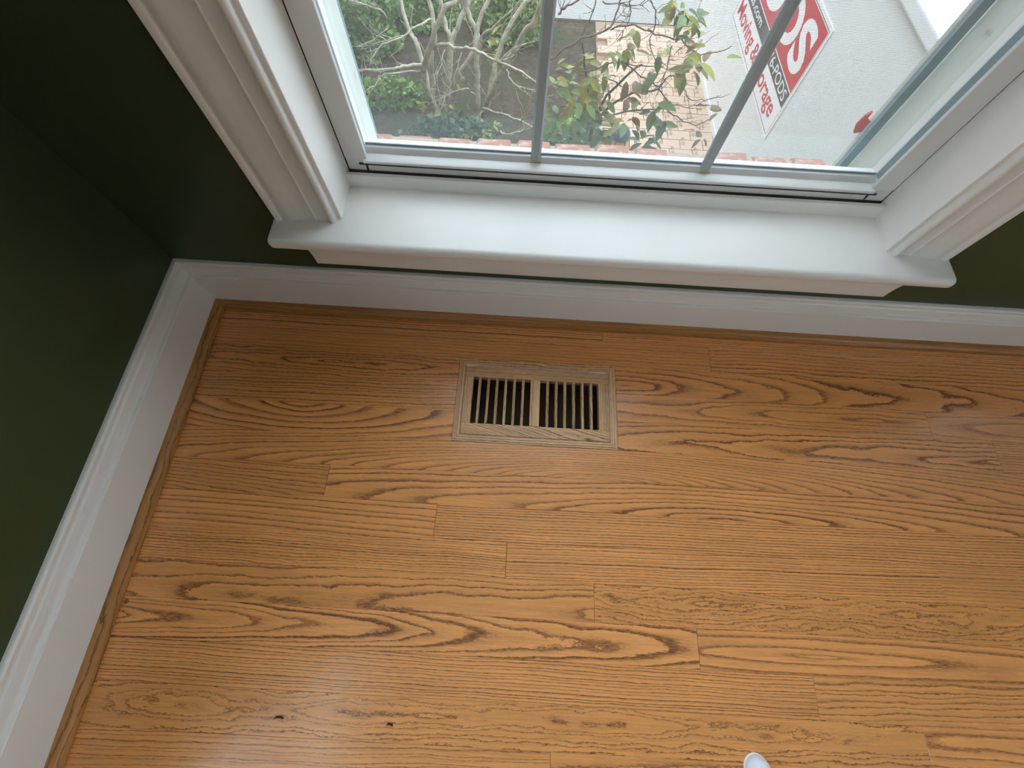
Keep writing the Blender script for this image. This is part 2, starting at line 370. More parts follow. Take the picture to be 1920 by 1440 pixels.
# ------------------------------------------------------------------ baseboards and shoe mouldings (local x along the wall, -y into the room)
BASE = [(0, 0.001), (.0142, 0.001), (.0145, .0895), (.0135, .0915), (.0090, .0925), (.0085, .0950), (.0082, .103), (.0072, .1100), (.0040, .1135), (.0040, .1155), (.0078, .1168), (.0084, .1230), (.0068, .1262), (.0045, .127), (0, .127)]
def qr(n=7):
    p = [(.0136, .0008), (.0285, .0008), (.0285, .0028)]
    for k in range(n + 1):
        a = k / n * PI / 2
        p.append((.0145 + .0140 * math.cos(a), .0030 + .0150 * math.sin(a)))
    return p + [(.0136, .0180)]
def run(name, prof, mat, length, loc, rz, label, cat, m0=1, m1=-1, smooth=True):
    bm = B()
    prism(bm, prof, 0, length, lambda p, q, a: (a, -p, q), lambda p, q: m0 * p, lambda p, q: m1 * p)
    o = obj(name, bm, mat, smooth=smooth and name[0] == 't'); o.location = loc; o.rotation_euler = (0, 0, rz)
    return tag(o, label, cat, kind='structure')
run('baseboard_back', BASE, 'trim', RX, (0, 0, 0), 0, 'white moulded baseboard below the window', 'baseboard')
run('baseboard_left', BASE, 'trim', -RY, (0, RY, 0), PI / 2, 'white moulded baseboard along the left green wall', 'baseboard')
run('baseboard_right', BASE, 'trim', -RY, (RX, 0, 0), -PI / 2, 'white moulded baseboard along the far right wall', 'baseboard')
run('baseboard_front', BASE, 'trim', RX, (RX, RY, 0), PI, 'white moulded baseboard behind the viewer', 'baseboard')
saw(run('trim_1', qr(), 'oak_shoe', RX, (0, 0, 0), 0, 'oak quarter-round shoe moulding under the window-side baseboard', 'moulding'), vc=.2, d0=.02, dens=120, warp=.02, tone=.5, con=.55)
t2 = saw(run('trim_2', qr(), 'oak_shoe', -RY, (0, RY, 0), PI / 2, 'oak quarter-round shoe moulding along the left baseboard', 'moulding'), vc=.03, d0=.0, s=.02, dens=130, warp=.03, tone=.2, con=.9)
bm = B(); lathe(bm, [(0, .0045), (.002, .0042), (.0035, .002), (.0038, 0)], 12); pg = obj('wood_plug', bm, 'oak_shoe', t2, smooth=True); saw(pg)
q = at(237, 1127, z=0.0); pg.location = (q.y - RY, -q.x, 0.0)

# ------------------------------------------------------------------ windows (local frame of their wall: x along, y outward, room on -y)
CASE = [(0, 0), (0, .0175), (.0012, .0190), (.0065, .0190), (.0085, .0182), (.0100, .0160), (.0125, .0158), (.0145, .0172), (.025, .0165), (.040, .0142), (.0550, .0128), (.0570, .0140), (.0588, .0142), (.0600, .0128), (.0760, .0130), (.0790, .0155), (.0815, .0168), (.0840, .0165), (.0862, .0148), (.0876, .0118), (.0880, .0080), (.0885, .0072), (.0932, .0070), (.0940, .0062), (.0940, 0)]
def build_window(name, label, loc, rz, full):
    W = empty(name, loc, rz); tag(W, label, 'window', kind='structure')
    xo0, xo1 = 0.2594, 1.2836; J0, J1 = 0.3577, 1.1920; ZS = 0.263; ZT = 2.05; ZC = ZT + 0.0045
    # casings: outer edge at w=0
    bm = B(); prism(bm, CASE, ZS, ZC, lambda p, q, a: (xo0 + p * 1.0457, -q, a), None, lambda p, q: .0983 - p * 1.0457); obj('casing', bm, 'trim', W, smooth=True)
    bm = B(); prism(bm, CASE, ZS, ZC, lambda p, q, a: (xo1 - p * .9745, -q, a), None, lambda p, q: .0983 - p * 1.0457); obj('casing', bm, 'trim', W, smooth=True)
    bm = B(); prism(bm, CASE, xo0, xo1, lambda p, q, a: (a, -q, ZC + .0983 - p * 1.0457), lambda p, q: p * 1.0457, lambda p, q: -p * .9745); obj('casing', bm, 'trim', W, smooth=True)
    # stool: T-shaped plan, rounded nose
    bm = B()
    nose = [(.002, ZS), (-.050, ZS), (-.0540, ZS - .0012), (-.0565, ZS - .004), (-.0578, ZS - .0085), (-.0572, ZS - .014), (-.0550, ZS - .018), (-.051, ZS - .020), (.002, ZS - .020)]
    X0, X1 = .2545, 1.2890
    deep = [(.0600, ZS)] + nose[1:-1] + [(.0600, ZS - .020)]
    prism(bm, nose, X0 + .003, J0, lambda p, q, a: (a, p, q)); prism(bm, deep, J0, J1, lambda p, q, a: (a, p, q)); prism(bm, nose, J1, X1 - .003, lambda p, q, a: (a, p, q))
    for xa, xb in ((X0, X0 + .003), (X1, X1 - .003)):
        prism(bm, [(p * (1 if p > 0 else .965), ZS - .0100 + (q - ZS + .0100) * .75) for p, q in nose], xa, xb, lambda p, q, a: (a, p, q))
    bmesh.ops.remove_doubles(bm, verts=bm.verts, dist=1e-5)
    obj('stool', bm, 'trim', W, smooth=True)
    # apron: casing-like profile, thick edge up, plain cut ends
    bm = B(); AP = [(0, .243), (.0300, .243), (.0300, .236), (.0270, .222), (.0225, .204), (.0200, .190), (.0190, .176), (.0190, .1650), (.0180, .1625), (0, .1625)]
    prism(bm, AP, .2840, 1.2675, lambda p, q, a: (a, -p, q)); obj('apron', bm, 'trim', W, smooth=True)
    # jambs
    for x0, x1 in ((HX0, J0), (J1, HX1)):
        bm = B(); box(bm, x0, x1, -.0005, .0690, ZS - .004, ZT); obj('jamb', bm, 'trim', W)
        bm = B()
        if x0 < .6: box(bm, x0, .3605, .0690, .152, .225, ZT)
        else: box(bm, 1.1892, x1, .0690, .152, .225, ZT)
        obj('jamb_liner', bm, 'vinyl', W)
    bm = B(); box(bm, HX0, HX1, -.0005, .152, ZT, HZ1); obj('head_jamb', bm, 'trim', W)
    # bottom stop on the stool
    bm = B(); prism(bm, [(.0584, ZS - .001), (.0584, .2828), (.0592, .2846), (.0650, .2848), (.0660, .2835), (.0660, ZS - .001)], J0, J1, lambda p, q, a: (a, p, q)); obj('bottom_stop', bm, 'trim', W, smooth=True)
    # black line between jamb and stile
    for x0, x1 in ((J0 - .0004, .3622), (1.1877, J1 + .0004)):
        bm = B(); box(bm, x0, x1, .0700, .0760, .264, ZT); obj('dark_gap_strip', bm, 'black', W)
    bm = B(); box(bm, J0, J1, .0692, .0760, .255, .2854); obj('dark_gap_strip', bm, 'gap', W)  # dark grey strip stands in for shade in the gap under the sash
    # ---- lower sash
    SX0, SX1, SI0, SI1, SZ0, SZ1 = .3625, 1.1875, .3925, 1.1575, .2660, 1.17
    bm = B()
    RAIL = [(.0700, .2856), (.0700, .3005), (.0656, .3015), (.0650, .3030), (.0654, .3056), (.0675, .3066), (.0800, .3078), (.0800, .3082), (.0846, .3150), (.0900, .3160), (.1060, .3120), (.1060, .2856)]
    prism(bm, RAIL, SI0 - .0028, SI1 + .0028, lambda p, q, a: (a, p, q))
    ls = obj('lower_sash', bm, 'vinyl', W, smooth=True)
    bm = B(); box(bm, SI0 - .012, SI1 + .012, .0693, .0702, .2955, .2992); obj('groove_shade_strip', bm, 'gap', ls)  # flat dark strip on the rail paints the shadow line under the lip
    bm = B(); box(bm, SI0, SI1, .0885, .0904, .3100, .3185); obj('gasket', bm, 'screen_bar', ls)
    for sx, si, d in ((SX0, SI0, 1), (SX1, SI1, -1)):
        bm = B()
        prism(bm, [(sx, .0690), (si - d * .0010, .0690), (si + d * .0015, .0700), (si + d * .0022, .0720), (si + d * .0022, .0745), (si - d * .0030, .0752), (si - d * .0030, .1060), (sx, .1060)], .3070, SZ1, lambda p, q, a: (p, q, a))
        obj('stile', bm, 'vinyl', ls, smooth=True)
        bm = B(); box(bm, min(si - d * .0030, si - d * .0020), max(si - d * .0030, si - d * .0020), .0760, .0900, .3160, SZ1 - .035); obj('gasket', bm, 'screen_bar', ls)
        bm = B(); box(bm, min(sx, si + d * .0005), max(sx, si + d * .0005), .0700, .1050, .2856, .3065); obj('stile_foot', bm, 'vinyl', ls)
    bm = B(); box(bm, SI0, SI1, .0690, .1060, SZ1 - .035, SZ1); obj('meeting_rail', bm, 'vinyl', ls)
    bm = B(); box(bm, SI0 - .0028, SI1 + .0028, .0905, .0935, .3120, SZ1 - .034); obj('pane', bm, 'glass', ls)
    for k in (1, 2):
        xm = SI0 + (SI1 - SI0) * k / 3
        bm = B(); prism(bm, [(-.0076, .0010), (-.0076, .0050), (-.0048, .0085), (.0048, .0085), (.0076, .0050), (.0076, .0010)], .3085, SZ1 - .034, lambda p, q, a: (xm + p, .0890 - q, a)); mu = obj('muntin', bm, 'grille', ls)
        bm = B(); box(bm, xm - .0080, xm + .0080, .0797, .0884, .3080, .3098); obj('muntin_clip', bm, 'yellowed', mu)
    # ---- upper sash
    bm = B(); box(bm, SX0, SX1, .1070, .1440, 1.15, 1.185); us = obj('upper_sash', bm, 'vinyl', W)
    for x0, x1 in ((SX0, SI0), (SI1, SX1)):
        bm = B(); box(bm, x0, x1, .1070, .1440, 1.185, ZT - .03); obj('stile', bm, 'vinyl', us)
    bm = B(); box(bm, SX0, SX1, .1070, .1440, ZT - .03, ZT); obj('top_rail', bm, 'vinyl', us)
    bm = B(); box(bm, SI0, SI1, .1240, .1270, 1.184, ZT - .029); obj('pane', bm, 'glass', us)
    for k in (1, 2):
        xm = SI0 + (SI1 - SI0) * k / 3
        bm = B(); box(bm, xm - .006, xm + .006, .116, .1235, 1.186, ZT - .031); obj('muntin', bm, 'grille', us)
    # ---- outside: frame faces, sill, trim, screen
    for x0, x1 in ((.3600, .3890), (1.1610, 1.1900)):
        bm = B(); box(bm, x0, x1, .1065, .1500, .2300, 1.15); obj('outer_frame', bm, 'ext_white', W, bevel=.001)
    bm = B(); prism(bm, [(.1065, .200), (.1065, .2830), (.1500, .2640), (.1900, .2300), (.1915, .2270), (.1915, .200)], .350, 1.2, lambda p, q, a: (a, p, q)); obj('outer_sill', bm, 'ext_white', W, smooth=True)
    for x0, x1 in ((.300, .3730), (1.1700, 1.250)):
        bm = B(); box(bm, x0, x1, .1530, .1960, .2250, ZT); obj('outer_trim', bm, 'ext_white', W, bevel=.002)
    bm = B(); box(bm, .30, 1.25, .1530, .1960, ZT, ZT + .08); obj('outer_trim', bm, 'ext_white', W)
    bm = B(); box(bm, .3740, 1.1475, .1540, .1544, .262, 1.17); sc = obj('insect_screen', bm, 'mesh', W)
    for x0, x1 in ((.3745, .3880), (1.1470, 1.1608)):
        bm = B(); box(bm, x0, x1, .1510, .1600, .262, 1.18); obj('screen_bar', bm, 'screen_bar', sc, bevel=.0006)
    bm = B(); box(bm, .3881, 1.1469, .1510, .1600, 1.17, 1.18); obj('screen_bar', bm, 'screen_bar', sc)
    return W
build_window('window_1', 'white double-hung window with two vertical grille bars and deep stool', (0, 0, 0), 0, True)
for nm, loc, rz, lab in (('unseen_window_2', (0, LEFT[0], 0), PI / 2, 'unseen white window, added in the left wall for daylight and the floor highlight'), ('unseen_window_3', (BACK[1], 0, 0), 0, 'unseen white window added right of the main one to bring in daylight'),
                         ('unseen_window_4', (RX, -RIGHT[0], 0), -PI / 2, 'unseen white window added in the right wall to bring in daylight')):
    build_window(nm, lab, loc, rz, False)  # unseen windows added so that daylight alone lights the room

# brick skin outside with a course of sill bricks
bm = B(); ex = -4.5
for o in BACK:
    box(bm, ex, HX0 - .03 + o, .1405, .24, -3.3, 5.5); box(bm, HX0 - .03 + o, HX1 + .03 + o, .1405, .24, -3.3, .125); box(bm, HX0 - .03 + o, HX1 + .03 + o, .1405, .24, HZ1 + .05, 5.5); ex = HX1 + .03 + o
box(bm, ex, 9.0, .1405, .24, -3.3, 5.5)
we = tag(obj('wall_exterior', bm, 'mortar'), 'outside face of the house wall below the window', 'wall', kind='structure')
bm = B(); box(bm, -4.8, -4.5, .1405, 10.5, -3.3, 5.5); tag(obj('added_shade_wall', bm, 'shade_wall_brick'), 'unseen brick wall added on the left to shade the container and yard', 'wall', kind='structure')  # added wall, blocks part of the sky to darken the yard
bm = B(); box(bm, .31, 1.24, .141, .247, .126, .204); obj('mortar_bed', bm, 'mortar', we)
rb = random.Random(3)
xb = .318
while xb < 1.2:
    wb = .064; bm = B(); j = rb.uniform(-.003, .004); t = rb.uniform(-.003, .003)
    vs = box(bm, 0, wb, .193, .2540 + j, .128, .2115 + t)
    for v in vs:
        if v.co.y > .2 and v.co.z > .15: v.co.z -= .006
    bmesh.ops.bevel(bm, geom=list(bm.edges), offset=.004, segments=1, affect='EDGES')
    for v in bm.verts: v.co += Vector((rb.uniform(-1, 1), rb.uniform(-1, 1), rb.uniform(-1, 1))) * .0015
    o = obj('brick', bm, 'brick', we); o.location.x = xb; xb += wb + .010

# ------------------------------------------------------------------ flush oak floor vent
V = empty('floor_vent', ((VX0 + VX1) / 2, (VY0 + VY1) / 2, 0)); tag(V, 'flush oak floor register with thin slats, set in the boards under the window', 'vent')
vcx, vcy = V.location.x, V.location.y
def strip(name, x0, x1, y0, y1, z0, z1, mat, along='x', parent=V, mit=0, sd=None, **kw):
    """a piece of oak with its grain along its length; mit cuts 45 degrees at both ends towards the inside"""
    L, wd = (x1 - x0, y1 - y0) if along == 'x' else (y1 - y0, x1 - x0)
    bm = B()
    lo = [(-L / 2, -wd / 2), (L / 2, -wd / 2), (L / 2, wd / 2), (-L / 2, wd / 2)]
    if mit: lo = [(p + (-math.copysign(wd, p) if (q > 0) == (mit > 0) else 0), q) for p, q in lo]
    c = .0003
    a = [bm.verts.new((p, q, z0)) for p, q in lo]; b = [bm.verts.new((p, q, z1 - c)) for p, q in lo]
    d = [bm.verts.new((p - math.copysign(c, p), q - math.copysign(c, q), z1)) for p, q in lo]
    for r, t in ((a, b), (b, d)):
        for i in range(4): bm.faces.new((r[i], r[(i + 1) % 4], t[(i + 1) % 4], t[i]))
    bm.faces.new(d); bm.faces.new(a[::-1])
    o = obj(name, bm, mat, parent)
    o.location = ((x0 + x1) / 2 - vcx, (y0 + y1) / 2 - vcy, 0)
    if along == 'y': o.rotation_euler = (0, 0, PI / 2)
    return saw(o, **kw)
FW = .0140; g = .0003
strip('frame_strip', VX0 + g, VX1 - g, VY0 - FW, VY0 - g, -.016, .0012, 'oak_vent', 'x', mit=-1, vc=.1, dens=240, warp=.02, tone=.7, con=1.1)
strip('frame_strip', VX0 + g, VX1 - g, VY1 + g, VY1 + FW, -.016, .0012, 'oak_vent', 'x', mit=1, vc=.1, dens=260, warp=.006, tone=.3, con=1.1)
strip('frame_strip', VX0 + g, VX0 + FW, VY1 + g, VY0 - g, -.016, .0012, 'oak_vent', 'y', mit=-1, vc=.1, dens=300, warp=.006, tone=.4, con=1.1)
strip('frame_strip', VX1 - FW, VX1 - g, VY1 + g, VY0 - g, -.016, .0012, 'oak_vent', 'y', mit=1, vc=.1, dens=190, warp=.006, tone=.4, con=.8)
px0, px1, py1, py0 = VX0 + FW + .0006, VX1 - FW - .0006, VY0 - FW - .0040, VY1 + FW + .0012
OX0, OX1, OY1, OY0 = .5563, .8030, -.1462, -.2413
strip('rail', px0, px1, OY1, py1, -.014, .0004, 'oak_vent', 'x', vc=.1, dens=330, warp=.004, tone=.5, con=1.0)
strip('rail', px0, px1, py0, OY0, -.014, .0004, 'oak_vent', 'x', vc=.02, d0=-.02, s=.0, bend=-.28, dens=340, warp=.006, tone=.4, con=1.2)
strip('stile', px0, OX0, OY0 + g, OY1 - g, -.014, .0004, 'oak_vent', 'y', vc=.1, bend=.1, dens=380, warp=.004, tone=.4, con=1.1)
strip('stile', OX1, px1, OY0 + g, OY1 - g, -.014, .0004, 'oak_vent', 'y', vc=.1, dens=330, warp=.003, tone=.4, con=1.2)
strip('centre_bar', .6697, .6880, OY0 + g, OY1 - g, -.014, .0003, 'oak_vent', 'y', vc=.1, dens=60, warp=.02, tone=.1, con=.5)
for base in (.5668, .7008):
    for k in range(6):
        xa = base + k * .0171
        strip('slat', xa, xa + .0050, OY0 - .001, OY1 + .001, -.013, -.0008, 'oak_slat', 'y', vc=.06, bend=rb.uniform(-.12, .12), dens=300, warp=.02, tone=rb.random(), con=1.0)
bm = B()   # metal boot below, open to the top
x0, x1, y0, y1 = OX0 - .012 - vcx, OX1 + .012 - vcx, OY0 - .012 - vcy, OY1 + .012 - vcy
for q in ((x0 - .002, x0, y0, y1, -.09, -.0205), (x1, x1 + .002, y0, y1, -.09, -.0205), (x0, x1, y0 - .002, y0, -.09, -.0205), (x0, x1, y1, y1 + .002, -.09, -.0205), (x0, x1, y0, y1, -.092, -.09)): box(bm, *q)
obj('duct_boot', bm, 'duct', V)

# ------------------------------------------------------------------ small things on the floor
bm = B(); lathe(bm, [(0, .020), (.006, .0196), (.011, .0180), (.0150, .0150), (.0168, .011), (.0172, .007), (.0172, .0)], 32)
o = tag(obj('white_cap', bm, 'white_plastic', smooth=True), 'white round-topped cap at the bottom edge of the floor', 'cap')
q = at(1426, 1447, z=.012); o.location = (q.x, q.y, 0)
bm = B(); lathe(bm, [(.0173, 0), (.0184, 0), (.0184, .002), (.0173, .0026)], 32); obj('rim', bm, 'white_plastic', o, smooth=True)
for (u, v, a, l, lab) in ((523, 1346, .05, .013, 'tiny curled dark sliver lying on the pale sheen of the boards'), (731, 1359, -.1, .009, 'tiny dark chip lying right of the curled sliver')):
    bm = B()
    pts = [Vector((-l / 2, -.001, .0012)), Vector((-l / 3, .001, .0018)), Vector((0, .0012, .0019)), Vector((l / 3, .0008, .0018)), Vector((l / 2, -.0012, .0012))]
    tube(bm, pts, [.0007, .0012, .0014, .0012, .0007], 6)
    o = tag(obj('wood_sliver', bm, 'dark_chip', smooth='all'), lab, 'sliver'); q = at(u, v, z=.001); o.location = (q.x, q.y, 0); o.rotation_euler.z = a

# ------------------------------------------------------------------ outside
GZ = -3.3
bm = B(); box(bm, -14, 16, .24, 24, GZ - .3, GZ); tag(obj('ground', bm, 'ground'), 'brown mulch bed below the shrubs', 'ground', kind='structure')
bm = B(); box(bm, .9, 16, 7.35, 24, GZ + .001, GZ + .03); tag(obj('concrete_drive', bm, 'concrete'), 'pale concrete drive beyond the pavers', 'driveway', kind='structure')
bm = B(); box(bm, 1.62, 5.6, 3.7, 7.34, GZ + .001, GZ + .020); pv = tag(obj('paved_drive', bm, 'paver_joint'), 'pinkish beige paver drive beside the white container', 'driveway', kind='structure')
pm = []
for k in range(3):
    bm = B(); box(bm, 0, .296, 0, .166, 0, .045); bmesh.ops.bevel(bm, geom=[e for e in bm.edges if all(v.co.z > .01 for v in e.verts)], offset=.005, segments=1, affect='EDGES')
    me = bpy.data.meshes.new('paver'); bm.to_mesh(me); bm.free(); me.materials.append(M['paver']); pm.append(me)
r = 0; yy = 3.75
while yy < 7.15:
    xx = 1.63 + (.15 if r % 2 else 0)
    while xx < 3.9:
        o = link('paver', rb.choice(pm), 'paver', pv); o.location = (xx, yy, GZ + .012 + rb.uniform(0, .004)); o.rotation_euler.z = rb.uniform(-.01, .01); xx += .303
    yy += .173; r += 1

# ---- white storage container
CT = empty('storage_container', (3.231, 2.35, GZ), math.radians(1.64)); tag(CT, 'white steel storage container with red lettered sign outside the window', 'container')
CL, CW, CH = 4.88, 2.44, 2.475
bm = B(); box(bm, 0, CW, 0, CL, .10, 2.39); obj('body', bm, 'container', CT)
bm = B()
for q in ((-.012, CW + .012, -.012, CL + .012, .03, .12),): box(bm, *q)
obj('base_rail', bm, 'container', CT, bevel=.006)
bm = B(); box(bm, -.045, CW + .045, -.045, CL + .045, 2.385, 2.475); obj('top_rail', bm, 'container', CT, bevel=.012)
bm = B()
prism(bm, [(-.02, 2.470), (CW / 2, 2.53), (CW + .02, 2.470)], -.02, CL + .02, lambda p, q, a: (p, a, q)); obj('roof', bm, 'roof_white', CT)
for x, y in ((0, 0), (0, CL), (CW, 0), (CW, CL)):
    bm = B(); box(bm, x - .02, x + .02, y - .02, y + .02, .05, 2.40); obj('corner_post', bm, 'container', CT, bevel=.005)
S0, S1, Z0, Z1 = 1.44, 3.58, .885, 1.905          # sign: right edge, left edge (along the side), bottom, top
bm = B(); box(bm, -.008, -.0005, S0, S1, Z0, Z1); SG = obj('sign', bm, 'sign_white', CT)
def flat(name, y0, y1, z0, z1, mat, t=.0012):
    bm = B(); box(bm, -.008 - t, -.008, y0, y1, z0, z1); return obj(name, bm, mat, SG)
flat('red_panel', S0 + .045, S1 - .045, 1.345, Z1 - .045, 'sign_red')
flat('dark_band', S0 + .045, S1 - .045, 1.195, 1.332, 'sign_black')
bm = B()
for q in ((S0 + .03, S0 + .036, Z0 + .03, Z1 - .03), (S1 - .036, S1 - .03, Z0 + .03, Z1 - .03), (S0 + .03, S1 - .03, Z0 + .03, Z0 + .036), (S0 + .03, S1 - .03, Z1 - .036, Z1 - .03)): box(bm, -.0088, -.008, *q)
obj('border_line', bm, 'sign_black', SG)
def lettering(text, yr, yl, z0, z1, mat, bold, x=-.0094):
    """words fitted between yl (left end) and yr (right end), read from the house side"""
    cu = bpy.data.curves.new('lettering', 'FONT'); cu.body = text; cu.offset = bold; cu.extrude = .0; cu.resolution_u = 6; cu.size = 1.0
    tmp = bpy.data.objects.new('tmp', cu); COL.objects.link(tmp)
    dg = bpy.context.evaluated_depsgraph_get(); me = bpy.data.meshes.new_from_object(tmp.evaluated_get(dg))
    bpy.data.objects.remove(tmp); me.name = 'lettering'
    xs = [v.co.x for v in me.vertices]; ys = [v.co.y for v in me.vertices]
    a, b, c, d = min(xs), max(xs), min(ys), max(ys)
    for v in me.vertices: v.co = Vector((x, yl + (v.co.x - a) / (b - a) * (yr - yl), z0 + (v.co.y - c) / (d - c) * (z1 - z0)))
    bm = B(); bm.from_mesh(me); r = bmesh.ops.extrude_face_region(bm, geom=list(bm.faces))
    for e in r['geom']:
        if isinstance(e, bmesh.types.BMVert): e.co.x += .0008
    me.materials.clear(); bmesh.ops.recalc_face_normals(bm, faces=bm.faces)
    for f in bm.faces: f.smooth = False
    bm.to_mesh(me); bm.free()
    return link('lettering', me, mat, SG)
lettering('PODS', S0 + .13, S1 - .12, 1.405, 1.80, 'sign_white', .035)
lettering('pods.com', 2.72, S1 - .10, 1.205, 1.312, 'sign_white', .008)
lettering('776-PODS', S0 + .10, 2.32, 1.215, 1.312, 'sign_white', .004)
lettering('Moving & Storage', S0 + .16, S1 - .12, .945, 1.165, 'sign_red', .016)
# red tab on the outer trim
bm = B()
tabp = [(-.012, .004), (-.009, .020), (-.004, .026), (-.003, .016), (.002, .012), (.014, .016), (.012, .002), (.002, -.008), (-.006, -.010)]
prism(bm, tabp, -.002, .002, lambda p, q, a: (p, a, q))
o = tag(obj('red_tab', bm, 'red_tab'), 'small red tab stuck to the outer window trim', 'tab'); q = at(1616, 238, y=.194); o.location = q

# ---- plants
def leaf_mesh(name, mat, fold=.25, droop=.2):
    """a pointed leaf 1 long along +x, folded on its midrib"""
    bm = B(); prof = [(0, .02), (.15, .16), (.4, .24), (.65, .20), (.85, .10), (1, 0)]
    mid = [bm.verts.new((x, 0, -droop * x * x)) for x, _ in prof]
    for s in (-1, 1):
        ed = [bm.verts.new((x, s * w_, -droop * x * x + fold * w_)) for x, w_ in prof[:-1]]
        for i in range(4): bm.faces.new((mid[i], mid[i + 1], ed[i + 1], ed[i]))
        bm.faces.new((mid[4], mid[5], ed[4]))
    me = bpy.data.meshes.new(name); bm.to_mesh(me); bm.free(); me.materials.append(M[mat])
    return me
rp = random.Random(21)
def put_leaf(me, p, size, parent, up=.5):
    o = link('leaf', me, None, parent); o.location = p
    o.rotation_euler = (rp.uniform(-.6, .6), rp.uniform(-.3, 1.0), rp.uniform(0, 2 * PI)); o.scale = (size,) * 3
    return o
def foliage(parent, c, rad, n, size, mat, name='foliage', shell=.55):
    bm = B()
    for _ in range(n):
        d = Vector((rp.gauss(0, 1), rp.gauss(0, 1), rp.gauss(0, 1))).normalized(); k = shell + (1 - shell) * rp.random()
        lump = 1 + .22 * math.sin(d.x * 5 + c[0]) * math.cos(d.y * 4 + d.z * 5)
        p = Vector((c[0] + d.x * rad[0] * k * lump, c[1] + d.y * rad[1] * k * lump, c[2] + d.z * rad[2] * k * lump))
        if p.z < .02: p.z = .02 + rp.random() * .1
        a = Vector((rp.gauss(0, 1), rp.gauss(0, 1), rp.gauss(0, .6))).normalized(); b = a.orthogonal().normalized(); b.rotate(Matrix.Rotation(rp.uniform(0, 6.28), 3, a)); s = size * rp.uniform(.6, 1.3)
        v = [bm.verts.new(p + q) for q in (-a * s * .5, b * s * .28 + a * s * .02, a * s * .5, -b * s * .28 + a * s * .02)]
        bm.faces.new(v)
    o = obj(name, bm, mat, parent); o['kind'] = 'stuff'; return o
def stem_line(parent, pts, r0, r1, mat, name, seg=6, wob=.015):
    """smooth a polyline and grow a tapering tube along it"""
    P = []
    for i in range(len(pts) - 1):
        a, b = pts[i], pts[i + 1]; p0 = pts[max(i - 1, 0)]; p3 = pts[min(i + 2, len(pts) - 1)]
        for k in range(4):
            t = k / 4
            P.append(.5 * ((2 * a) + (b - p0) * t + (2 * p0 - 5 * a + 4 * b - p3) * t * t + (3 * a - p0 - 3 * b + p3) * t ** 3))
    P.append(pts[-1])
    P = [p + Vector((rp.uniform(-1, 1), rp.uniform(-1, 1), rp.uniform(-1, 1))) * wob * (0 < i < len(P) - 1) for i, p in enumerate(P)]
    bm = B(); n = len(P); tube(bm, P, [r0 + (r1 - r0) * i / (n - 1) for i in range(n)], seg)
    return obj(name, bm, mat, parent, smooth='all'), P
def twigs(parent, P, n, ln, r, mat, spread=.9):
    for _ in range(n):
        i = rp.randrange(len(P) // 4, len(P)); p = P[i]
        t = (P[min(i + 1, len(P) - 1)] - P[max(i - 1, 0)]).normalized()
        d = (t + Vector((rp.uniform(-1, 1), rp.uniform(-1, 1), rp.uniform(-.5, 1))) * spread).normalized(); L = ln * rp.uniform(.5, 1.2)
        q1 = p + d * L * .5 + Vector((rp.uniform(-1, 1), rp.uniform(-1, 1), rp.uniform(-1, 1))) * L * .12
        stem_line(parent, [p, q1, q1 + (d + Vector((rp.uniform(-1, 1), rp.uniform(-1, 1), rp.uniform(0, 1))) * .5).normalized() * L * .5], r, r * .4, mat, 'twig', 4, L * .02)
c1 = lambda x, y, Y: at(600 + x / 3.84, y / 3.84, y=Y)
c2 = lambda x, y, Y: at(1000 + x / 3.84, y / 3.84, y=Y)

# bare multi-stem shrub (left panes)
SH = empty('bare_shrub', (-.25, 5.1, GZ)); tag(SH, 'bare pale-barked shrub with many stems behind the left panes', 'shrub')
stems = [
 [(815, 800, 5.05), (800, 430, 5.05), (830, 240, 5.1), (760, -60, 5.2)],
 [(822, 795, 5.05), (745, 520, 4.9), (800, 320, 4.8), (880, 90, 4.8), (1000, 0, 4.8), (1050, -60, 4.8)],
 [(835, 795, 5.1), (700, 330, 5.5), (640, 230, 5.6), (560, -60, 5.8)],
 [(900, 790, 5.1), (940, 330, 5.2), (900, 180, 5.3), (860, -60, 5.4)],
 [(940, 780, 5.1), (1000, 560, 5.0), (1110, 350, 5.0), (1150, 150, 5.1), (1240, -60, 5.2)],
 [(1140, 780, 5.1), (1130, 450, 5.2), (1130, 250, 5.3), (1050, 60, 5.4), (1040, -60, 5.4)],
 [(1190, 775, 5.1), (1300, 540, 4.9), (1420, 330, 4.8), (1520, 170, 4.7), (1640, -60, 4.6)],
 [(1200, 770, 5.2), (1250, 520, 5.3), (1300, 330, 5.4), (1400, 120, 5.5), (1560, -60, 5.6)],
 [(1160, 300, 5.2), (1180, 250, 5.2), (1300, 150, 5.1), (1480, -20, 5.0)],
 [(920, 640, 5.3), (950, 300, 5.5), (1030, 100, 5.6), (1110, -60, 5.7)]]
inv = lambda p: p - SH.location
for i, pl in enumerate(stems):
    pts = [inv(c1(*q)) for q in pl]
    if i != 8: pts.insert(0, Vector((pts[0].x * .9, pts[0].y, 0)))
    o, P = stem_line(SH, pts, .042 if i != 8 else .02, .022 if i != 8 else .009, 'bark', 'stem', 8, .012)
    twigs(o, P, 5, .45, .006, 'bark')
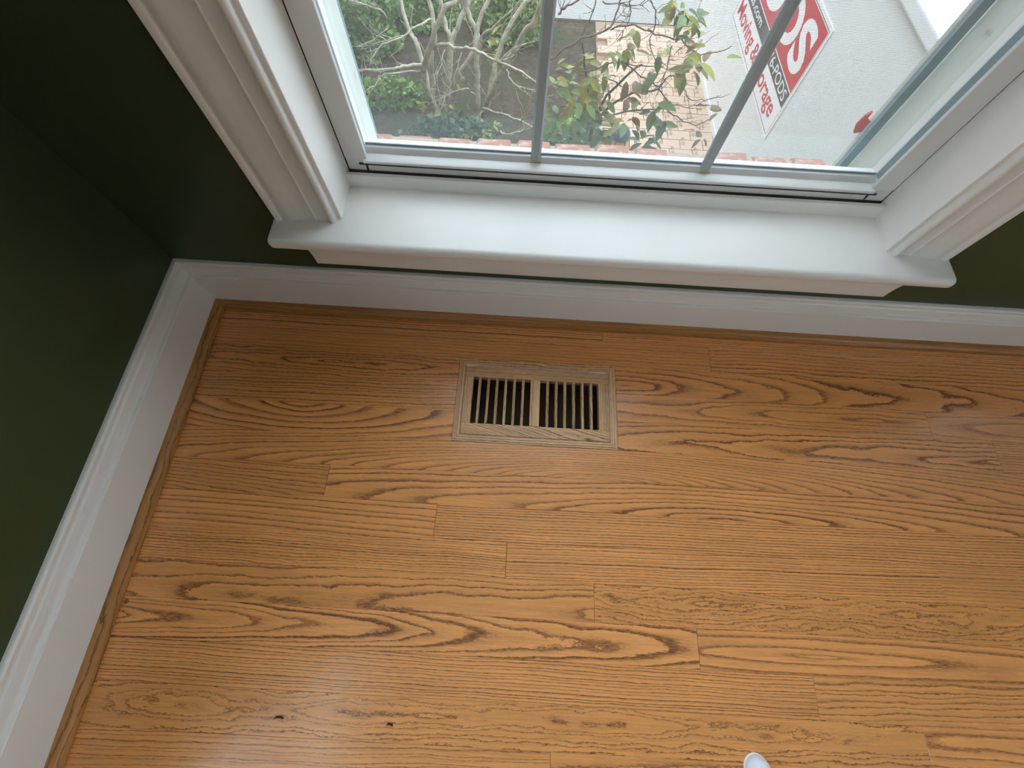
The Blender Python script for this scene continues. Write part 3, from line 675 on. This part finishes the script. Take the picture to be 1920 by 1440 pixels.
for pl, r in (([(730, 470, 4.9), (600, 480, 4.7), (500, 500, 4.6), (280, 505, 4.5)], .022), ([(725, 515, 4.9), (590, 520, 4.8), (440, 545, 4.6), (410, 600, 4.5), (335, 655, 4.4)], .014),
             ([(820, 350, 4.85), (870, 312, 4.7), (1000, 350, 4.5), (1110, 355, 4.4), (1250, 430, 4.3), (1450, 520, 4.2), (1560, 600, 4.1)], .020),
             ([(800, 140, 5.0), (730, 165, 4.8), (590, 270, 4.6), (450, 320, 4.5), (380, 420, 4.4)], .012), ([(620, 255, 4.7), (480, 285, 4.6), (340, 330, 4.5)], .006), ([(480, 210, 4.5), (330, 345, 4.5), (300, 500, 4.5)], .007),
             ([(480, 130, 5), (430, 70, 4.9), (250, 10, 4.8), (160, -10, 4.8)], .012), ([(1110, 680, 4.7), (1040, 640, 4.5), (880, 700, 4.4), (860, 760, 4.4), (880, 860, 4.4)], .009),
             ([(1170, 780, 4.9), (1350, 830, 4.5), (1450, 880, 4.3), (1560, 930, 4.2)], .016), ([(1180, 800, 4.9), (1100, 860, 4.7), (1040, 900, 4.6)], .010), ([(1290, 950, 4.3), (1350, 970, 4.2), (1460, 930, 4.2), (1450, 880, 4.2), (1500, 750, 4.1), (1560, 580, 4.1)], .012),
             ([(1340, 500, 4.3), (1400, 600, 4.2), (1530, 650, 4.1), (1640, 720, 4.1)], .010), ([(1270, 470, 4.5), (1380, 360, 4.5), (1560, 290, 4.4)], .010), ([(900, 360, 5), (860, 500, 4.8), (810, 640, 4.7)], .006), ([(1020, 380, 4.6), (980, 520, 4.5), (900, 700, 4.4)], .007)):
    o, P = stem_line(SH, [inv(c1(*q)) for q in pl], r, r * .45, 'bark', 'branch', 6, .010)
    twigs(o, P, 8, .28, .0040, 'bark')
ly = leaf_mesh('leaf', 'leaf_yellow'); lg = leaf_mesh('leaf', 'leaf_green'); lb = leaf_mesh('leaf', 'leaf_brown')
for (x, y, rx, ry, n, Y) in ((760, 780, 50, 50, 8, 4.5), (880, 800, 80, 60, 14, 4.5), (1010, 590, 50, 40, 6, 4.4), (1220, 930, 50, 60, 14, 4.2), (1230, 310, 40, 70, 9, 4.6), (350, 450, 20, 20, 2, 4.4), (1280, 440, 25, 25, 3, 4.3), (1290, 220, 30, 25, 3, 4.6), (1060, 980, 50, 20, 4, 4.3), (1450, 560, 20, 30, 3, 4.2)):
    for _ in range(n): put_leaf(ly if rp.random() < .8 else lb, inv(c1(x + rp.uniform(-rx, rx), y + rp.uniform(-ry, ry), Y)), rp.uniform(.06, .10), SH)

# evergreen shrubs behind
for (u, v, cy, rx, ry, rz, n, mt, lab) in (
   (672, 40, 6.5, .62, .55, .80, 5200, 'leaf_ever', 'dense evergreen shrub at the left window edge behind the bare stems'),
   (800, 20, 7.3, .55, .55, .70, 4200, 'leaf_ever', 'rounded evergreen shrub behind the leftmost bare stems'),
   (960, 40, 7.0, .60, .5, .72, 4600, 'leaf_ever', 'evergreen shrub behind the rightmost bare stems'),
   (735, 205, 5.3, .55, .26, .24, 1500, 'leaf_ever', 'low evergreen shrub left of the stem bases'),
   (850, 262, 4.45, .62, .26, .34, 2600, 'leaf_blue', 'low blue-green ground cover clump under the bare stems'),
   (1062, 262, 4.5, .36, .24, .30, 1500, 'leaf_ever', 'low green clump at the foot of the second pane')):
    c_ = at(u, v, y=cy); cx, cz = c_.x, max(c_.z, GZ + .05)
    E_ = empty('evergreen_shrub', (cx, cy, GZ)); tag(E_, lab, 'shrub')
    foliage(E_, (0, 0, cz - GZ), (rx, ry, rz), n, .085, mt).location = (0, 0, 0)
    for k in range(4):
        stem_line(E_, [Vector((.05 * k - .1, 0, 0)), Vector((.12 * k - .2, rp.uniform(-.1, .1), rz * .4)), Vector((.3 * k - .45, rp.uniform(-.2, .2), rz * .9))], .02, .008, 'twig', 'stem', 5)
# leafy shrub in the middle pane
LS = empty('leafy_shrub', (1.35, 3.75, GZ)); tag(LS, 'sparse yellow-green leafy shrub with fine twigs in front of the pavers', 'shrub')
inv2 = lambda p: p - LS.location
trunk, P = stem_line(LS, [Vector((0, 0, 0)), Vector((.02, .02, .5)), Vector((-.05, .0, 1.0))], .03, .02, 'twig', 'stem', 8)
root = Vector((-.05, 0, .95))
for pl, r in (([(180, 100, 3.6), (250, 40, 3.6), (360, -30, 3.6)], .010), ([(190, 470, 3.7), (290, 510, 3.7), (420, 510, 3.7), (550, 460, 3.7), (780, 465, 3.7), (930, 480, 3.7)], .008),
             ([(120, 430, 3.8), (350, 280, 3.8), (560, 200, 3.8), (600, 80, 3.8), (640, -30, 3.8)], .010), ([(560, 215, 3.8), (720, 180, 3.7), (880, 250, 3.7), (1060, 290, 3.6), (1200, 400, 3.6), (1430, 330, 3.6)], .008),
             ([(560, 830, 3.7), (780, 790, 3.7), (950, 790, 3.6), (1060, 860, 3.6), (1170, 900, 3.6), (1280, 850, 3.6)], .008), ([(500, 560, 3.8), (600, 590, 3.8), (700, 700, 3.8), (760, 800, 3.8)], .006),
             ([(900, 640, 3.6), (980, 540, 3.6), (1080, 620, 3.6), (1120, 700, 3.6), (1240, 720, 3.6), (1330, 690, 3.6)], .006), ([(900, 640, 3.6), (960, 720, 3.6), (1080, 770, 3.6), (1200, 750, 3.6)], .006),
             ([(620, 420, 3.8), (740, 520, 3.7), (860, 600, 3.6), (920, 640, 3.6)], .007), ([(450, 0, 3.9), (400, 150, 3.9), (330, 300, 3.9)], .006), ([(700, 0, 3.8), (690, 120, 3.8), (620, 300, 3.8)], .006), ([(840, 0, 3.7), (880, 120, 3.7), (840, 330, 3.7), (900, 480, 3.7)], .006),
             ([(1000, 330, 3.6), (960, 480, 3.6), (900, 640, 3.6)], .006), ([(500, 10, 3.9), (640, 30, 3.9), (780, 40, 3.9)], .006)):
    o, P = stem_line(LS, [inv2(c2(*q)) for q in pl], r, r * .5, 'twig', 'branch', 5, .010)
    twigs(o, P, 8, .20, .0032, 'twig', 1.1)
for tgt in ((500, 700), (900, 640), (350, 300), (780, 465), (560, 830)):
    p = inv2(c2(tgt[0], tgt[1], 3.7)); stem_line(LS, [root, root * .5 + p * .5 + Vector((0, .1, .05)), p], .016, .008, 'twig', 'branch', 6)
for (x, y, rx, ry, n, Y, ms, sz) in ((330, 640, 200, 110, 44, 3.7, (ly, ly, lg), .13), (330, 850, 210, 130, 58, 3.6, (ly, lg, lg), .13), (380, 1020, 200, 50, 18, 3.6, (lg, lb, lg), .12), (300, 460, 130, 60, 14, 3.8, (ly, ly, lb), .11),
     (1100, 160, 120, 110, 30, 3.6, (lg, lg, ly), .11), (1030, 40, 40, 50, 7, 3.6, (lb, ly), .11), (1150, 350, 90, 50, 12, 3.6, (lb, ly), .11), (1130, 490, 70, 40, 10, 3.5, (ly, ly, ly), .14), (1230, 480, 30, 40, 3, 3.5, (ly, lb), .13),
     (880, 830, 70, 90, 12, 3.5, (lg,), .14), (880, 540, 30, 40, 3, 3.6, (lg,), .13), (760, 670, 60, 30, 4, 3.6, (ly, lb), .13), (650, 650, 40, 80, 3, 3.7, (lb,), .15), (800, 1010, 90, 80, 14, 3.5, (lg,), .15), (700, 830, 70, 40, 6, 3.6, (lb, ly), .12),
     (640, 400, 110, 50, 9, 3.8, (lg, ly), .12), (730, 240, 60, 30, 6, 3.8, (ly,), .11), (620, 900, 80, 40, 8, 3.5, (lg, ly), .13), (1200, 970, 40, 40, 4, 3.5, (lb,), .12), (1330, 760, 30, 70, 5, 3.5, (lb,), .08), (1395, 410, 5, 10, 1, 3.6, (ly,), .13), (700, 330, 60, 60, 5, 3.8, (lb, ly), .12), (930, 360, 60, 50, 6, 3.7, (ly, lg), .1)):
    for _ in range(n): put_leaf(rp.choice(ms), inv2(c2(x + rp.uniform(-rx, rx), y + rp.uniform(-ry, ry), Y + rp.uniform(-.15, .15))), sz * rp.uniform(.8, 1.45), LS)

# ---- garden lantern
q = at(1164, 252, z=GZ + .42)
LN = empty('garden_lantern', (q.x, q.y, GZ)); tag(LN, 'dark blue garden lantern with amber panes below the leafy shrub', 'lantern')
bm = B(); lathe(bm, [(0, .56), (.015, .56), (.02, .53), (.05, .52), (.085, .49), (.112, .445), (.122, .40), (.115, .395), (0, .395)], 24); obj('roof', bm, 'metal', LN, smooth=True)
bm = B(); lathe(bm, [(0, 0), (.11, 0), (.11, .03), (.06, .05), (.05, .10), (.19, .13), (.19, .15), (0, .15)], 24); obj('base', bm, 'metal', LN, smooth=True)
for k in range(6):
    a = 2 * PI * k / 6
    bm = B(); prism(bm, [(-.007, -.007), (.007, -.007), (.007, .007), (-.007, .007)], .15, .396, lambda p, q, t: (p + .178 - (t - .15) * .29, q, t)); o = obj('post', bm, 'metal', LN); o.rotation_euler.z = a
    bm = B(); w0, w1 = .082, .045
    vs = [bm.verts.new((.152 + dx - (z - .155) * .26, y, z)) for dx in (0, .005) for z, w_ in ((.155, w0), (.394, w1)) for y in (-w_, w_)]
    for f in ((0, 1, 3, 2), (4, 6, 7, 5), (0, 4, 5, 1), (2, 3, 7, 6), (0, 2, 6, 4), (1, 5, 7, 3)): bm.faces.new([vs[i] for i in f])
    o = obj('pane', bm, 'amber', LN); o.rotation_euler.z = a + PI / 6
